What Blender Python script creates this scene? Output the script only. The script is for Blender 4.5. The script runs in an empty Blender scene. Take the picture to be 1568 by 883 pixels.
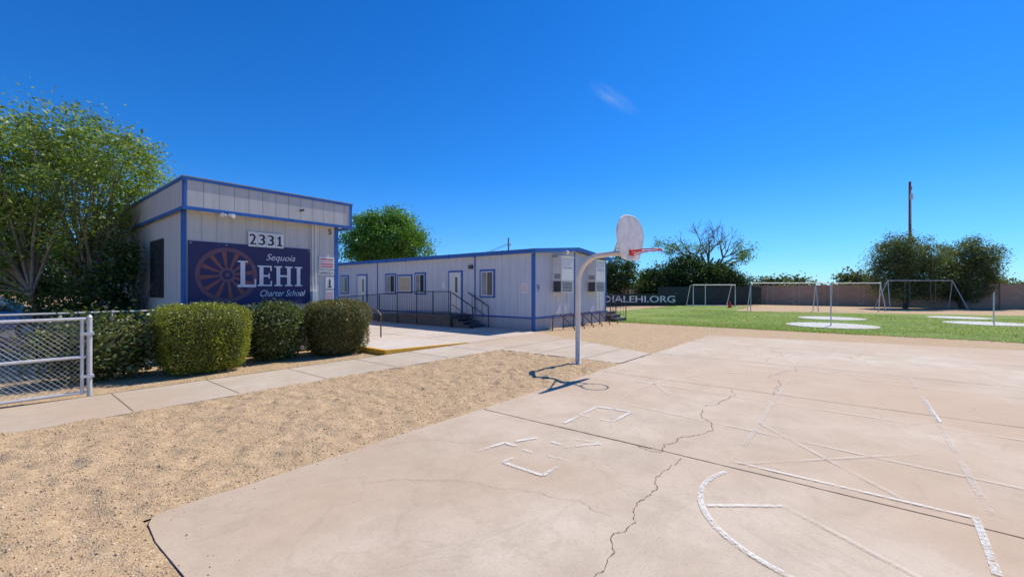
import bpy, math, random
import numpy as np
from mathutils import Vector, Matrix
random.seed(3)
S=bpy.context.scene
TH=math.radians(51.29); CU,SU=math.cos(TH),math.sin(TH)
def W(a,b): return (CU*a-SU*b, SU*a+CU*b)

# ------------------------------------------------------------ materials
def newmat(name):
    m=bpy.data.materials.new(name); m.use_nodes=True
    nt=m.node_tree; bs=nt.nodes['Principled BSDF']
    return m,nt,bs
def N(nt,t,**k):
    n=nt.nodes.new(t)
    for a,b in k.items(): setattr(n,a,b)
    return n
def noise(nt,co,scale,detail=4,rough=.6):
    n=N(nt,'ShaderNodeTexNoise'); n.inputs['Scale'].default_value=scale
    n.inputs['Detail'].default_value=detail; n.inputs['Roughness'].default_value=rough
    nt.links.new(co,n.inputs['Vector']); return n.outputs['Fac']
def ramp(nt,fac,stops):
    r=N(nt,'ShaderNodeValToRGB'); e=r.color_ramp.elements
    while len(e)<len(stops): e.new(.5)
    for i,(p,c) in enumerate(stops):
        e[i].position=p; e[i].color=(*c,1) if len(c)==3 else c
    nt.links.new(fac,r.inputs[0]); return r.outputs[0]
def mix(nt,fac,c1,c2,mode='MIX'):
    m=N(nt,'ShaderNodeMix',data_type='RGBA',blend_type=mode)
    for sock,v in ((m.inputs[0],fac),(m.inputs[6],c1),(m.inputs[7],c2)):
        if isinstance(v,(int,float)): sock.default_value=v
        elif isinstance(v,tuple): sock.default_value=(*v,1)
        else: nt.links.new(v,sock)
    return m.outputs[2]
def math_(nt,op,a,b=0):
    m=N(nt,'ShaderNodeMath',operation=op)
    for s,v in ((m.inputs[0],a),(m.inputs[1],b)):
        if isinstance(v,(int,float)): s.default_value=v
        else: nt.links.new(v,s)
    return m.outputs[0]
def bump(nt,bs,h,strength,dist=.01,prev=None):
    b=N(nt,'ShaderNodeBump'); b.inputs['Strength'].default_value=strength; b.inputs['Distance'].default_value=dist
    nt.links.new(h,b.inputs['Height'])
    if prev is not None: nt.links.new(prev,b.inputs['Normal'])
    nt.links.new(b.outputs[0],bs.inputs['Normal']); return b.outputs[0]
def obj(nt): return N(nt,'ShaderNodeTexCoord').outputs['Object']

def paint(name,col,rough=.5,var=.12,scale=4,metal=0,b=.15):
    m,nt,bs=newmat(name); co=obj(nt)
    f=noise(nt,co,scale,5); f2=noise(nt,co,scale*14,3)
    lo=tuple(c*(1-var*1.6) for c in col); hi=tuple(min(1,c*(1+var)) for c in col)
    c=ramp(nt,f,[(.3,lo),(.7,hi)])
    c=mix(nt,.25,c,ramp(nt,f2,[(.35,lo),(.65,hi)]))
    nt.links.new(c,bs.inputs['Base Color'])
    bs.inputs['Roughness'].default_value=rough; bs.inputs['Metallic'].default_value=metal
    if b: bump(nt,bs,f2,b,.004)
    return m
def siding(name,col,sp,dark=.6,dirt=True):
    m,nt,bs=newmat(name); co=obj(nt)
    s=N(nt,'ShaderNodeSeparateXYZ'); nt.links.new(co,s.inputs[0])
    t=math_(nt,'ADD',s.outputs[0],s.outputs[1]); fr=math_(nt,'FRACT',math_(nt,'DIVIDE',t,sp))
    g=math_(nt,'LESS_THAN',fr,.05 if sp>.25 else .07)
    mp=N(nt,'ShaderNodeMapping'); mp.inputs['Scale'].default_value=(6,6,.5); nt.links.new(co,mp.inputs[0])
    st=noise(nt,mp.outputs[0],1.5,5); f=noise(nt,co,1.3,4)
    c=ramp(nt,st,[(.3,tuple(x*.88 for x in col)),(.7,tuple(min(.85,x*1.06) for x in col))])
    c=mix(nt,ramp(nt,f,[(.35,(0,0,0)),(.75,(.3,.3,.3))]),c,tuple(x*.78 for x in col))
    if dirt:
        zf=ramp(nt,math_(nt,'ADD',s.outputs[2],math_(nt,'MULTIPLY',st,.5)),[(.2,(.5,.5,.5)),(.75,(0,0,0))])
        c=mix(nt,zf,c,(col[0]*.6,col[1]*.53,col[2]*.45))
    c=mix(nt,math_(nt,'MULTIPLY',g,1-dark),c,(.05,.05,.06))
    nt.links.new(c,bs.inputs['Base Color']); bs.inputs['Roughness'].default_value=.65
    h=math_(nt,'ADD',math_(nt,'MULTIPLY',g,-1),math_(nt,'MULTIPLY',noise(nt,mp.outputs[0],20,3),.1))
    bump(nt,bs,h,.6,.008)
    return m
def gravel(name):
    m,nt,bs=newmat(name); co=obj(nt)
    v=N(nt,'ShaderNodeTexVoronoi'); v.inputs['Scale'].default_value=85; nt.links.new(co,v.inputs['Vector'])
    sp=N(nt,'ShaderNodeSeparateColor'); nt.links.new(v.outputs['Color'],sp.inputs[0])
    c=ramp(nt,sp.outputs[0],[(0,(.35,.215,.105)),(.3,(.49,.325,.17)),(.7,(.565,.39,.215)),(1,(.68,.51,.32))])
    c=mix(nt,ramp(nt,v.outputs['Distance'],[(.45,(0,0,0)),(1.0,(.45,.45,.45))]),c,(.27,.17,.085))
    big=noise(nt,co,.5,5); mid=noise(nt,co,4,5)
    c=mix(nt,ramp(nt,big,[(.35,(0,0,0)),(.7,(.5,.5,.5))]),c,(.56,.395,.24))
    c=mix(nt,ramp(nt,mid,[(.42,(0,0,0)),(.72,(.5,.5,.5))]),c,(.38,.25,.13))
    nt.links.new(c,bs.inputs['Base Color']); bs.inputs['Roughness'].default_value=.95
    b1=bump(nt,bs,noise(nt,co,4.0,4,.6),.8,.07)
    bump(nt,bs,v.outputs['Distance'],.6,-.009,b1)
    return m
def concrete(name,c1,c2,c3,stain=1):
    m,nt,bs=newmat(name); co=obj(nt)
    a=noise(nt,co,.45,6,.6); b=noise(nt,co,2.2,7,.7); d=noise(nt,co,60,3,.7); e=noise(nt,co,.18,3)
    c=ramp(nt,a,[(.32,c1),(.5,c2),(.68,c3)])
    c=mix(nt,ramp(nt,b,[(.42,(0,0,0)),(.70,(.6,.6,.6))]),c,tuple(x*.82 for x in c1))
    c=mix(nt,ramp(nt,d,[(.3,(.3,.3,.3)),(.5,(0,0,0))]),c,tuple(x*.6 for x in c1))
    c=mix(nt,ramp(nt,d,[(.6,(0,0,0)),(.8,(.3,.3,.3))]),c,tuple(min(.8,x*1.2) for x in c3))
    c=mix(nt,ramp(nt,e,[(.4,(0,0,0)),(.65,(.75,.75,.75))]),c,(c1[0]*1.0,c1[1]*.87,c1[2]*.78))
    v=N(nt,'ShaderNodeTexVoronoi'); v.inputs['Scale'].default_value=1.3; nt.links.new(co,v.inputs['Vector'])
    c=mix(nt,ramp(nt,v.outputs['Distance'],[(.012,(.7,.7,.7)),(.035,(0,0,0))]),c,(.14,.10,.08))
    wv=N(nt,'ShaderNodeTexNoise'); wv.inputs['Scale'].default_value=.8; wv.inputs['Detail'].default_value=8; wv.inputs['Distortion'].default_value=1.2; nt.links.new(co,wv.inputs['Vector'])
    c=mix(nt,ramp(nt,wv.outputs['Fac'],[(.485,(0,0,0)),(.5,(.22*stain,)*3),(.515,(0,0,0))]),c,tuple(x*.7 for x in c1))
    nt.links.new(c,bs.inputs['Base Color']); bs.inputs['Roughness'].default_value=.82
    b1=bump(nt,bs,b,.25,.01); bump(nt,bs,d,.35,.003,b1)
    return m
def leafmat(name,cols,trans=.35,dk=.5):
    m,nt,bs=newmat(name); nt.nodes.remove(bs)
    g=N(nt,'ShaderNodeNewGeometry'); co=obj(nt)
    c=ramp(nt,g.outputs['Random Per Island'],[(i/(len(cols)-1),k) for i,k in enumerate(cols)])
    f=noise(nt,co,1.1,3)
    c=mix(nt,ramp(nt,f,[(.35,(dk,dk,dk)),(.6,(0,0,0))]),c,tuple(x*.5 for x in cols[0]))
    d=N(nt,'ShaderNodeBsdfDiffuse'); t=N(nt,'ShaderNodeBsdfTranslucent'); ms=N(nt,'ShaderNodeMixShader'); ms.inputs[0].default_value=trans
    nt.links.new(c,d.inputs[0]); nt.links.new(mix(nt,1.0,c,(1.2,1.3,.6),'MULTIPLY'),t.inputs[0])
    nt.links.new(d.outputs[0],ms.inputs[1]); nt.links.new(t.outputs[0],ms.inputs[2])
    gl=N(nt,'ShaderNodeBsdfGlossy'); gl.inputs['Roughness'].default_value=.45; gl.inputs[0].default_value=(.8,.85,.7,1)
    m2=N(nt,'ShaderNodeMixShader'); m2.inputs[0].default_value=.05
    nt.links.new(ms.outputs[0],m2.inputs[1]); nt.links.new(gl.outputs[0],m2.inputs[2])
    nt.links.new(m2.outputs[0],nt.nodes['Material Output'].inputs[0])
    return m
def wornpaint(name,col,thr=.5,scale=9,sharp=.06,amax=1.0):
    m,nt,bs=newmat(name); co=obj(nt)
    f=noise(nt,co,scale,8,.8); f3=noise(nt,co,1.6,3)
    ff=math_(nt,'ADD',math_(nt,'MULTIPLY',f,.6),math_(nt,'MULTIPLY',f3,.4))
    al=ramp(nt,ff,[(thr-sharp,(0,0,0)),(thr+sharp,(amax,amax,amax))])
    bs.inputs['Base Color'].default_value=(*col,1); bs.inputs['Roughness'].default_value=.8
    nt.links.new(al,bs.inputs['Alpha']); return m
def glass(name,col=(.03,.035,.04)):
    m,nt,bs=newmat(name); co=obj(nt)
    nt.links.new(ramp(nt,noise(nt,co,1.5,3),[(.3,col),(.7,tuple(c*2.2 for c in col))]),bs.inputs['Base Color'])
    bs.inputs['Roughness'].default_value=.08; return m

M={}
M['gravel']=gravel('gravel_mat')
M['slab']=concrete('court_concrete',(.49,.375,.26),(.565,.445,.325),(.63,.52,.395))
M['walk']=concrete('walk_concrete',(.49,.39,.28),(.55,.45,.34),(.61,.52,.41))
M['plaza']=concrete('plaza_concrete',(.54,.455,.365),(.60,.515,.425),(.66,.58,.50))
M['disc']=concrete('disc_concrete',(.55,.54,.50),(.62,.61,.57),(.68,.67,.62))
M['crack']=paint('crack_dark',(.20,.135,.085),.95,.3,20)
M['joint']=paint('joint_dark',(.21,.145,.09),.95,.3,20)
M['line']=wornpaint('white_court_paint',(.80,.78,.72),.485,36,.06,.8)
M['line2']=wornpaint('faded_court_paint',(.74,.67,.57),.50,36,.06,.45)
M['wall1']=siding('siding_office',(.60,.575,.535),.305,.7)
M['fascia']=siding('siding_fascia',(.54,.525,.50),.305,.5,False)
M['wall9']=siding('siding_classroom',(.60,.62,.66),.4,.75)
M['skirt']=siding('siding_skirt',(.50,.51,.54),.4,.8)
M['white']=paint('white_paint',(.80,.78,.74),.45,.05)
M['soffit']=paint('soffit_paint',(.76,.75,.72),.6,.05)
M['blue']=paint('blue_trim',(.024,.12,.40),.5,.15,3)
M['navy']=paint('banner_navy',(.026,.022,.10),.55,.12,2)
M['bwhite']=paint('banner_white',(.80,.76,.80),.55,.04)
M['wheel']=paint('banner_wheel',(.16,.08,.12),.55,.1)
M['wheel2']=paint('banner_spoke',(.26,.08,.065),.55,.1)
M['black']=paint('black_print',(.02,.02,.022),.5,.05)
M['red']=paint('red_print',(.55,.05,.06),.5,.08)
M['pink']=paint('pink_print',(.70,.36,.40),.5,.08)
M['galv']=paint('galvanised_steel',(.62,.61,.59),.5,.1,12,.2)
M['wire']=paint('fence_wire',(.48,.48,.47),.5,.1,12,.2)
M['darkrail']=paint('dark_railing',(.03,.03,.036),.5,.1)
M['brownrail']=paint('maroon_railing',(.12,.06,.05),.5,.15)
M['deck']=paint('deck_dark',(.09,.088,.09),.8,.2)
M['pole']=paint('hoop_pole_paint',(.80,.71,.60),.45,.12,6)
M['board']=paint('backboard_grey',(.76,.69,.64),.5,.16,5)
M['rim']=paint('rim_orange',(.68,.05,.03),.4,.1)
M['yellow']=paint('yellow_curb',(.72,.38,.035),.6,.18,8)
M['glass']=glass('window_glass'); M['glass2']=glass('window_blind',(.16,.17,.18))
M['tan']=paint('board_tan',(.55,.45,.30),.7,.08)
M['grille']=paint('ac_grille',(.06,.06,.065),.5,.1)
M['acw']=paint('ac_cream',(.74,.73,.69),.45,.07)
M['roof']=paint('roof_dark',(.30,.31,.33),.7,.15)
M['bark']=paint('bark_grey',(.29,.235,.17),.95,.3,8,0,.8)
M['bark2']=paint('bark_dark',(.13,.10,.075),.95,.3,8,0,.8)
M['dead']=paint('dead_branch',(.24,.18,.13),.95,.2,8)
M['wood']=paint('pole_wood',(.20,.085,.05),.85,.25,5)
M['asphalt']=paint('asphalt',(.07,.07,.07),.9,.2,8)
M['orange']=paint('cone_orange',(.75,.07,.02),.5,.05)
M['mesh']=paint('windscreen_green',(.03,.045,.04),.8,.15)
M['car']=paint('car_paint',(.16,.28,.50),.25,.03,2,.2,0)
M['tyre']=paint('tyre',(.02,.02,.02),.8,.1)
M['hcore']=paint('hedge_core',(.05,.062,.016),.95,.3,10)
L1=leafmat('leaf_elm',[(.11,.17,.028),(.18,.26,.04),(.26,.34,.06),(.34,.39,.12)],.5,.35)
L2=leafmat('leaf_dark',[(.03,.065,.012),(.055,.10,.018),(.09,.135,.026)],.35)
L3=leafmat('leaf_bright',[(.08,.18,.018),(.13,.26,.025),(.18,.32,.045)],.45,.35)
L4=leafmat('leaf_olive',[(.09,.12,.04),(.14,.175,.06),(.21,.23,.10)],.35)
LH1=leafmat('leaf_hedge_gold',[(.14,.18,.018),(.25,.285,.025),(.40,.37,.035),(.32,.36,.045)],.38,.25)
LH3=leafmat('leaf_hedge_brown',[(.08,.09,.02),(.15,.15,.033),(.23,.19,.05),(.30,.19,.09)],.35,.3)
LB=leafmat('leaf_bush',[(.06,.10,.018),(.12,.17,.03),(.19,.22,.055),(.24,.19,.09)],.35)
LF=leafmat('flower_white',[(.6,.58,.5),(.7,.65,.6)],.2)
LY=leafmat('flower_yellow',[(.7,.45,.02),(.75,.55,.03)],.2)
LG=leafmat('grass_blade',[(.15,.23,.02),(.22,.30,.03),(.32,.36,.07)],.45,.2)

# ------------------------------------------------------------ mesh builder
def parent_empty(name,a,b,court=True,z=0,rot=None):
    e=bpy.data.objects.new(name,None); S.collection.objects.link(e)
    e.empty_display_size=.3
    if court:
        x,y=W(a,b); e.location=(x,y,z); e.rotation_euler=(0,0,TH if rot is None else rot)
    else: e.location=(a,b,z); e.rotation_euler=(0,0,rot or 0)
    e['o']=(a,b,z) if court else (0,0,0)
    return e
class MB:
    def __init__(s,name,par=None,mats=None,origin=None,world=False):
        s.v=[];s.f=[];s.m=[];s.name=name;s.par=par;s.mats=[];s.world=world
        s.o=origin if origin is not None else (tuple(par['o']) if par else (0,0,0))
    def mi(s,mat):
        if mat not in s.mats: s.mats.append(mat)
        return s.mats.index(mat)
    def add(s,vs,fs,mat):
        n=len(s.v); i=s.mi(mat)
        s.v+= [(p[0]-s.o[0],p[1]-s.o[1],p[2]-s.o[2]) for p in vs]
        for f in fs: s.f.append([n+k for k in f]); s.m.append(i)
    def box(s,x0,x1,y0,y1,z0,z1,mat):
        s.add([(x0,y0,z0),(x1,y0,z0),(x1,y1,z0),(x0,y1,z0),(x0,y0,z1),(x1,y0,z1),(x1,y1,z1),(x0,y1,z1)],
              [(0,3,2,1),(4,5,6,7),(0,1,5,4),(1,2,6,5),(2,3,7,6),(3,0,4,7)],mat)
    def prismz(s,poly,z0,z1,mat):
        n=len(poly); vs=[(x,y,z0) for x,y in poly]+[(x,y,z1) for x,y in poly]
        s.add(vs,[list(range(n,2*n)),list(range(n))[::-1]]+[(i,(i+1)%n,n+(i+1)%n,n+i) for i in range(n)],mat)
    def prismy(s,poly,y0,y1,mat):
        n=len(poly); vs=[(x,y0,z) for x,z in poly]+[(x,y1,z) for x,z in poly]
        s.add(vs,[list(range(n)),list(range(n,2*n))[::-1]]+[(i,n+i,n+(i+1)%n,(i+1)%n) for i in range(n)],mat)
    def prismx(s,poly,x0,x1,mat):
        n=len(poly); vs=[(x0,y,z) for y,z in poly]+[(x1,y,z) for y,z in poly]
        s.add(vs,[list(range(n)),list(range(n,2*n))[::-1]]+[(i,n+i,n+(i+1)%n,(i+1)%n) for i in range(n)],mat)
    def tube(s,pts,r,mat,k=8,cap=True):
        pts=[Vector(p) for p in pts]; n=len(pts)
        rs=r if isinstance(r,(list,tuple)) else [r]*n
        vs=[];fs=[]; up=None
        for i,p in enumerate(pts):
            d=(pts[min(i+1,n-1)]-pts[max(i-1,0)])
            if d.length<1e-9: d=Vector((0,0,1))
            d.normalize()
            if up is None: up=Vector((0,0,1)) if abs(d.z)<.9 else Vector((1,0,0))
            x=d.cross(up); 
            if x.length<1e-4: x=d.orthogonal()
            x.normalize(); y=x.cross(d); up=y
            for j in range(k):
                t=2*math.pi*j/k; q=p+(x*math.cos(t)+y*math.sin(t))*rs[i]; vs.append(tuple(q))
        for i in range(n-1):
            for j in range(k):
                fs.append((i*k+j,i*k+(j+1)%k,(i+1)*k+(j+1)%k,(i+1)*k+j))
        if cap: fs.append(list(range(k))); fs.append(list(range((n-1)*k,n*k))[::-1])
        s.add(vs,fs,mat)
    def done(s,smooth=False,bevel=0):
        me=bpy.data.meshes.new(s.name); me.from_pydata(s.v,[],s.f)
        for m in s.mats: me.materials.append(m)
        me.polygons.foreach_set('material_index',s.m)
        if smooth: me.polygons.foreach_set('use_smooth',[True]*len(s.f))
        me.update()
        o=bpy.data.objects.new(s.name,me); S.collection.objects.link(o)
        if s.par: o.parent=s.par
        elif not s.world:
            x,y=W(s.o[0],s.o[1]); o.location=(x,y,s.o[2]); o.rotation_euler=(0,0,TH)
        else: o.location=s.o
        if bevel:
            b=o.modifiers.new('bev','BEVEL'); b.width=bevel; b.segments=2; b.limit_method='ANGLE'
        return o
def np_mesh(name,verts,faces,mats,par=None,loc=None,court=False,smooth=False):
    verts=np.asarray(verts,dtype=np.float32); faces=np.asarray(faces,dtype=np.int32)
    me=bpy.data.meshes.new(name); F,k=faces.shape
    me.vertices.add(len(verts)); me.vertices.foreach_set('co',verts.ravel())
    me.loops.add(F*k); me.loops.foreach_set('vertex_index',faces.ravel())
    me.polygons.add(F); me.polygons.foreach_set('loop_start',np.arange(F,dtype=np.int32)*k)
    try: me.polygons.foreach_set('loop_total',np.full(F,k,dtype=np.int32))
    except Exception: pass
    for m in mats: me.materials.append(m)
    if smooth: me.polygons.foreach_set('use_smooth',np.ones(F,dtype=bool))
    me.update(calc_edges=True); me.validate()
    o=bpy.data.objects.new(name,me); S.collection.objects.link(o)
    if par: o.parent=par
    if loc: o.location=loc
    if court: o.rotation_euler=(0,0,TH)
    return o
def leafquads(P,L,Wd,rng,jit=.35):
    n=len(P); t=rng.normal(size=(n,3)); t[:,2]*=.7; t/=np.linalg.norm(t,axis=1)[:,None]
    r=rng.normal(size=(n,3)); s=np.cross(t,r); s/=np.linalg.norm(s,axis=1)[:,None]+1e-9
    sc=(1+jit*rng.normal(size=(n,1))).clip(.4,1.8)
    a=P-t*L*.5*sc; b=P+s*Wd*.5*sc; c=P+t*L*.5*sc; d=P-s*Wd*.5*sc
    v=np.stack([a,b,c,d],1).reshape(-1,3); f=np.arange(4*n).reshape(-1,4)
    return v,f
def outside_buildings(Pw):
    a=CU*Pw[:,0]+SU*Pw[:,1]; b=-SU*Pw[:,0]+CU*Pw[:,1]; z=Pw[:,2]
    in1=(a>2.6)&(a<6.75)&(b>11.2)&(b<22.3)&(z<4.2)
    in9=(a>13.2)&(a<20.3)&(b>9.5)&(b<28.4)&(z<3.6)
    return ~(in1|in9)&(z>.02)

def tree(name,X,Y,blobs,ncl,nper,spread,L,Wd,lm,bark,seed,trunk=(0.16,1.6),stems=1,nlimb=40,inner=.25):
    rng=np.random.default_rng(seed); rnd=random.Random(seed)
    e=parent_empty(name,X,Y,court=False)
    B=np.array(blobs,float); w=B[:,3]*B[:,4]*B[:,5]; w/=w.sum()
    idx=rng.choice(len(B),ncl,p=w); d=rng.normal(size=(ncl,3)); d/=np.linalg.norm(d,axis=1)[:,None]
    rad=rng.uniform(inner,1.0,size=(ncl,1))**.55
    ccs=B[idx,:3]+d*rad*B[idx,3:]*rng.uniform(.8,1.15,size=(ncl,1))
    ccs[:,2]=np.maximum(ccs[:,2],.3)
    spr=spread*rng.uniform(.5,1.4,size=(ncl,1,1))
    P=ccs[:,None,:]+rng.normal(size=(ncl,nper,3))*spr*np.array([1,1,.7])
    P=P.reshape(-1,3); keep=outside_buildings(P+np.array([X,Y,0])); P=P[keep]
    v,f=leafquads(P,L,Wd,rng)
    np_mesh('foliage',v,f,[lm],par=e)
    mb=MB('trunk_and_limbs',e,origin=(0,0,0))
    r0,zf=trunk
    forks=[]
    for s_ in range(stems):
        ang=rnd.uniform(0,6.28); off=0 if stems==1 else .12
        p0=Vector((off*math.cos(ang),off*math.sin(ang),-.05)); lean=.12 if stems==1 else .35
        pf=Vector((p0.x+lean*zf*math.cos(ang),p0.y+lean*zf*math.sin(ang),zf))
        pm=(p0+pf)/2+Vector((rnd.uniform(-.06,.06),rnd.uniform(-.06,.06),0))
        mb.tube([p0,p0.lerp(pm,.3),pm,pf],[r0*1.25,r0,r0*.85,r0*.7],bark,9)
        forks.append(pf)
    order=list(range(ncl)); rnd.shuffle(order)
    for i in order[:nlimb]:
        c=Vector(ccs[i]); fk=min(forks,key=lambda q:(q-c).length+rnd.uniform(0,.5))
        if c.z<fk.z*.7: continue
        mid=fk.lerp(c,.5)+Vector((rnd.uniform(-.2,.2),rnd.uniform(-.2,.2),rnd.uniform(0,.35)))*((c-fk).length*.3)
        q1=fk.lerp(mid,.5)+Vector((rnd.uniform(-.05,.05),rnd.uniform(-.05,.05),.05)); q3=mid.lerp(c,.5)
        rr=r0*.38
        mb.tube([fk,q1,mid,q3,c],[rr,rr*.8,rr*.55,rr*.35,rr*.12],bark,6)
    mb.done(smooth=True)
    return e

# ------------------------------------------------------------ GROUND
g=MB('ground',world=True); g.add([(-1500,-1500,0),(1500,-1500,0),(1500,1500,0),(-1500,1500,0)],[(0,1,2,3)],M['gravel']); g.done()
mg,nt,bs=newmat('grass_mat'); co=obj(nt)
c=ramp(nt,noise(nt,co,.35,6,.65),[(.3,(.13,.19,.018)),(.5,(.18,.26,.022)),(.7,(.27,.32,.045))])
c=mix(nt,ramp(nt,noise(nt,co,18,4,.7),[(.4,(0,0,0)),(.7,(.5,.5,.5))]),c,(.09,.145,.015))
c=mix(nt,ramp(nt,noise(nt,co,.9,6,.7),[(.52,(0,0,0)),(.70,(.65,.65,.65))]),c,(.38,.31,.12))
nt.links.new(c,bs.inputs['Base Color']); bs.inputs['Roughness'].default_value=.95; bump(nt,bs,noise(nt,co,25,4,.7),.6,.03)
def wob(p0,p1,n,amp,rnd):
    out=[]
    for i in range(n):
        t=i/n; out.append((p0[0]+(p1[0]-p0[0])*t+rnd.uniform(-amp,amp),p0[1]+(p1[1]-p0[1])*t+rnd.uniform(-amp,amp)))
    return out
rr=random.Random(5)
gp=wob((20.3,-50),(20.0,9),90,.12,rr)+wob((20.0,9),(20.8,14),8,.15,rr)+wob((20.8,14),(46,14),10,.3,rr)+wob((46,14),(45,7.5),6,.3,rr)+wob((45,7.5),(35.5,7),8,.3,rr)+wob((35.5,7),(41,-12),14,.3,rr)+wob((41,-12),(44,-50),10,.3,rr)
g=MB('lawn'); g.add([(x,y,.012) for x,y in gp],[list(range(len(gp)))],mg); g.done()
rng=np.random.default_rng(11); n=70000
a=19.7+ (rng.random(n)**1.7)*16; b=rng.uniform(-22,10,n)
kk=vm=np.sin(a*.9+b*.35)+np.sin(b*.7-a*.3)+rng.normal(size=n)*.9; keep=kk>-1.1; a=a[keep]; b=b[keep]; n=len(a)
p=np.stack([a,b,np.full(n,.01)],1); hgt=rng.uniform(.02,.05,(n,1)); an=rng.uniform(0,3.14,n); dx=np.stack([np.cos(an),np.sin(an),0*an],1)*.012
tip=p+np.concatenate([rng.normal(size=(n,2))*.03,hgt],1)
np_mesh('lawn_grass_blades',np.stack([p-dx,p+dx,tip],1).reshape(-1,3),np.arange(3*n).reshape(-1,3),[LG],court=True)
rs=random.Random(8)
edge=[(16.0-(16.0-.85)*i/60,3.93+rs.uniform(-.018,.018)) for i in range(61)]
poly=[(.70,-30),(17.8,-30),(17.2,-3)]+edge+[(.76,3.9),(.72,3.8),(.70,3.5),(.73,2.6),(.70,1.5),(.71,0)]
ZS=.026
g=MB('basketball_court_slab'); g.prismz(poly,-.05,ZS,M['slab']); g.done()
g=MB('sidewalk'); g.prismz([(-14,7.45),(8.7,7.35),(8.75,3.99),(10.55,3.97),(11.6,6.3),(12.9,9.02),(-14,9.02)],-.05,.03,M['walk']); g.done()
g=MB('plaza_paving'); g.prismz([(6.3,9.025),(12.905,9.025),(13.2,9.75),(13.55,9.8),(13.55,30),(6.3,30)],-.05,.032,M['plaza']); g.done()
g=MB('ramped_paving'); zz=.125
g.add([(6.32,9.14,zz),(9.2,9.14,.037),(9.2,12.2,.037),(6.42,12.2,zz)],[(0,1,2,3)],M['plaza']); g.done()
g=MB('yellow_curb')
g.add([(6.24,9.03,0),(9.2,9.03,0),(9.2,9.03,.042),(6.24,9.03,.135),(6.24,9.15,.135),(9.2,9.15,.042),(6.24,9.15,0),(9.2,9.15,0)],[(0,1,2,3),(3,2,5,4),(0,3,4,6),(1,7,5,2),(6,4,5,7)],M['yellow'])
g.box(6.24,6.36,9.151,12.1,0,.134,M['yellow']); g.done()
g=MB('paving_joints')
for a_ in [-6.5,-4.9,-3.3,-1.7,-.35,1.25,2.5,3.9,5.4,6.9,8.3]:
    g.box(a_,a_+.012,7.46,9.01,.0302,.0335,M['joint'])
g.box(-14,12.9,9.0,9.02,.0302,.0335,M['joint'])
for b_ in [4.9,6.2,7.42]: g.box(8.78,10.6+(b_-3.97)*.5-.03,b_,b_+.012,.0302,.0335,M['joint'])
for b_ in [11,13,15,17]: g.box(6.4 if b_>12.2 else 9.22,12.4,b_,b_+.012,.033,.036,M['joint'])
for a_ in [9.21,11]: g.box(a_,a_+.012,9.05,22,.033,.0365,M['joint'])
g.done()
def ribbon(mb,pts,w,z,mat,rnd,sub=4,amp=.035,wv=.5):
    P=[Vector((p[0],p[1],0)) for p in pts]
    for _ in range(sub):
        q=[P[0]]
        for i in range(len(P)-1):
            d=P[i+1]-P[i]; m=(P[i]+P[i+1])/2+Vector((-d.y,d.x,0))*rnd.uniform(-amp,amp)*2.2
            q+=[m,P[i+1]]
        P=q
    vs=[];fs=[]
    n=len(P)
    for i,p in enumerate(P):
        d=(P[min(i+1,n-1)]-P[max(i-1,0)]).normalized(); s=Vector((-d.y,d.x,0)); ww=w*.5*(1+rnd.uniform(-wv,wv))
        vs+=[(p.x+s.x*ww,p.y+s.y*ww,z),(p.x-s.x*ww,p.y-s.y*ww,z)]
    for i in range(n-1): fs.append((2*i,2*i+1,2*i+3,2*i+2))
    mb.add(vs,fs,mat)
rc=random.Random(21)
g=MB('court_cracks')
for a_ in (4.25,7.65,10.7,13.7):
    ribbon(g,[(a_+.0,3.9),(a_+.03,1.5),(a_-.02,-2),(a_+.05,-8),(a_,-28)],.012 if a_<5 else .010,ZS+.003,M['joint'],rc,5,.002,.35)
ribbon(g,[(4.26,2.9),(4.265,2.2),(4.27,1.6)],.012,ZS+.0045,M['crack'],rc,4,.002,.6)
CR=[([(2.0,1.1),(2.565,1.23),(3.11,1.28),(3.585,1.30),(4.2,1.29)],.004),
([(4.26,1.75),(4.22,1.485),(4.466,1.544),(4.83,1.46),(4.99,1.33),(5.51,1.32),(5.75,1.5),(6.08,1.58)],.0055),
([(6.3,1.6),(6.93,1.44),(7.54,1.52)],.0055),([(7.6,.94),(8.3,.98),(9.06,1.22),(9.6,1.1),(10.1,.86),(10.6,.9)],.005),
([(2.0,3.2),(2.49,2.67),(2.79,1.93),(2.83,1.335)],.002),([(8.9,-2.6),(9.8,-2.2),(10.4,-2.7),(11.2,-2.2)],.005),([(12,-.3),(13,.1),(13.6,-.2)],.005),
([(1.2,.9),(1.9,1.05),(2.3,.75)],.002),([(5.5,-1.6),(6.3,-1.9),(7.2,-1.7)],.003),([(11,1.5),(12.2,1.3),(13.6,1.7)],.004),([(2.5,3.9),(3.2,3.2),(3.4,3.0)],.002)]
for cr,w_ in CR: ribbon(g,cr,w_,ZS+.0055,M['crack'],rc,5,.07,.8)
g.done()
g=MB('court_line_paint'); ZP=ZS+.009
def seg(p,q,w=.045,mat='line'): ribbon(g,[p,q],w,ZP,M[mat],rc,3,.002,.04)
for p,q in [((3.05,2.1),(3.05,2.56)),((3.05,2.1),(3.48,2.1)),((3.05,2.55),(3.2,2.55)),((3.45,2.1),(3.45,2.3)),((3.42,2.48),(3.42,2.6)),
            ((3.10,2.93),(3.45,2.86)),((3.55,2.8),(3.78,2.68)),((3.75,2.3),(4.06,2.06)),((3.78,2.35),(3.78,2.5)),((3.45,2.86),(3.45,2.7)),((4.4,2.72),(4.78,2.72)),((4.08,2.1),(4.0,2.35)),
            ((4.82,2.28),(5.38,2.28)),((4.82,2.74),(5.3,2.74)),((4.82,2.28),(4.82,2.45)),((5.36,2.28),(5.30,2.74)),((4.82,2.6),(4.82,2.74))]: seg(p,q,.042)
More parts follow.
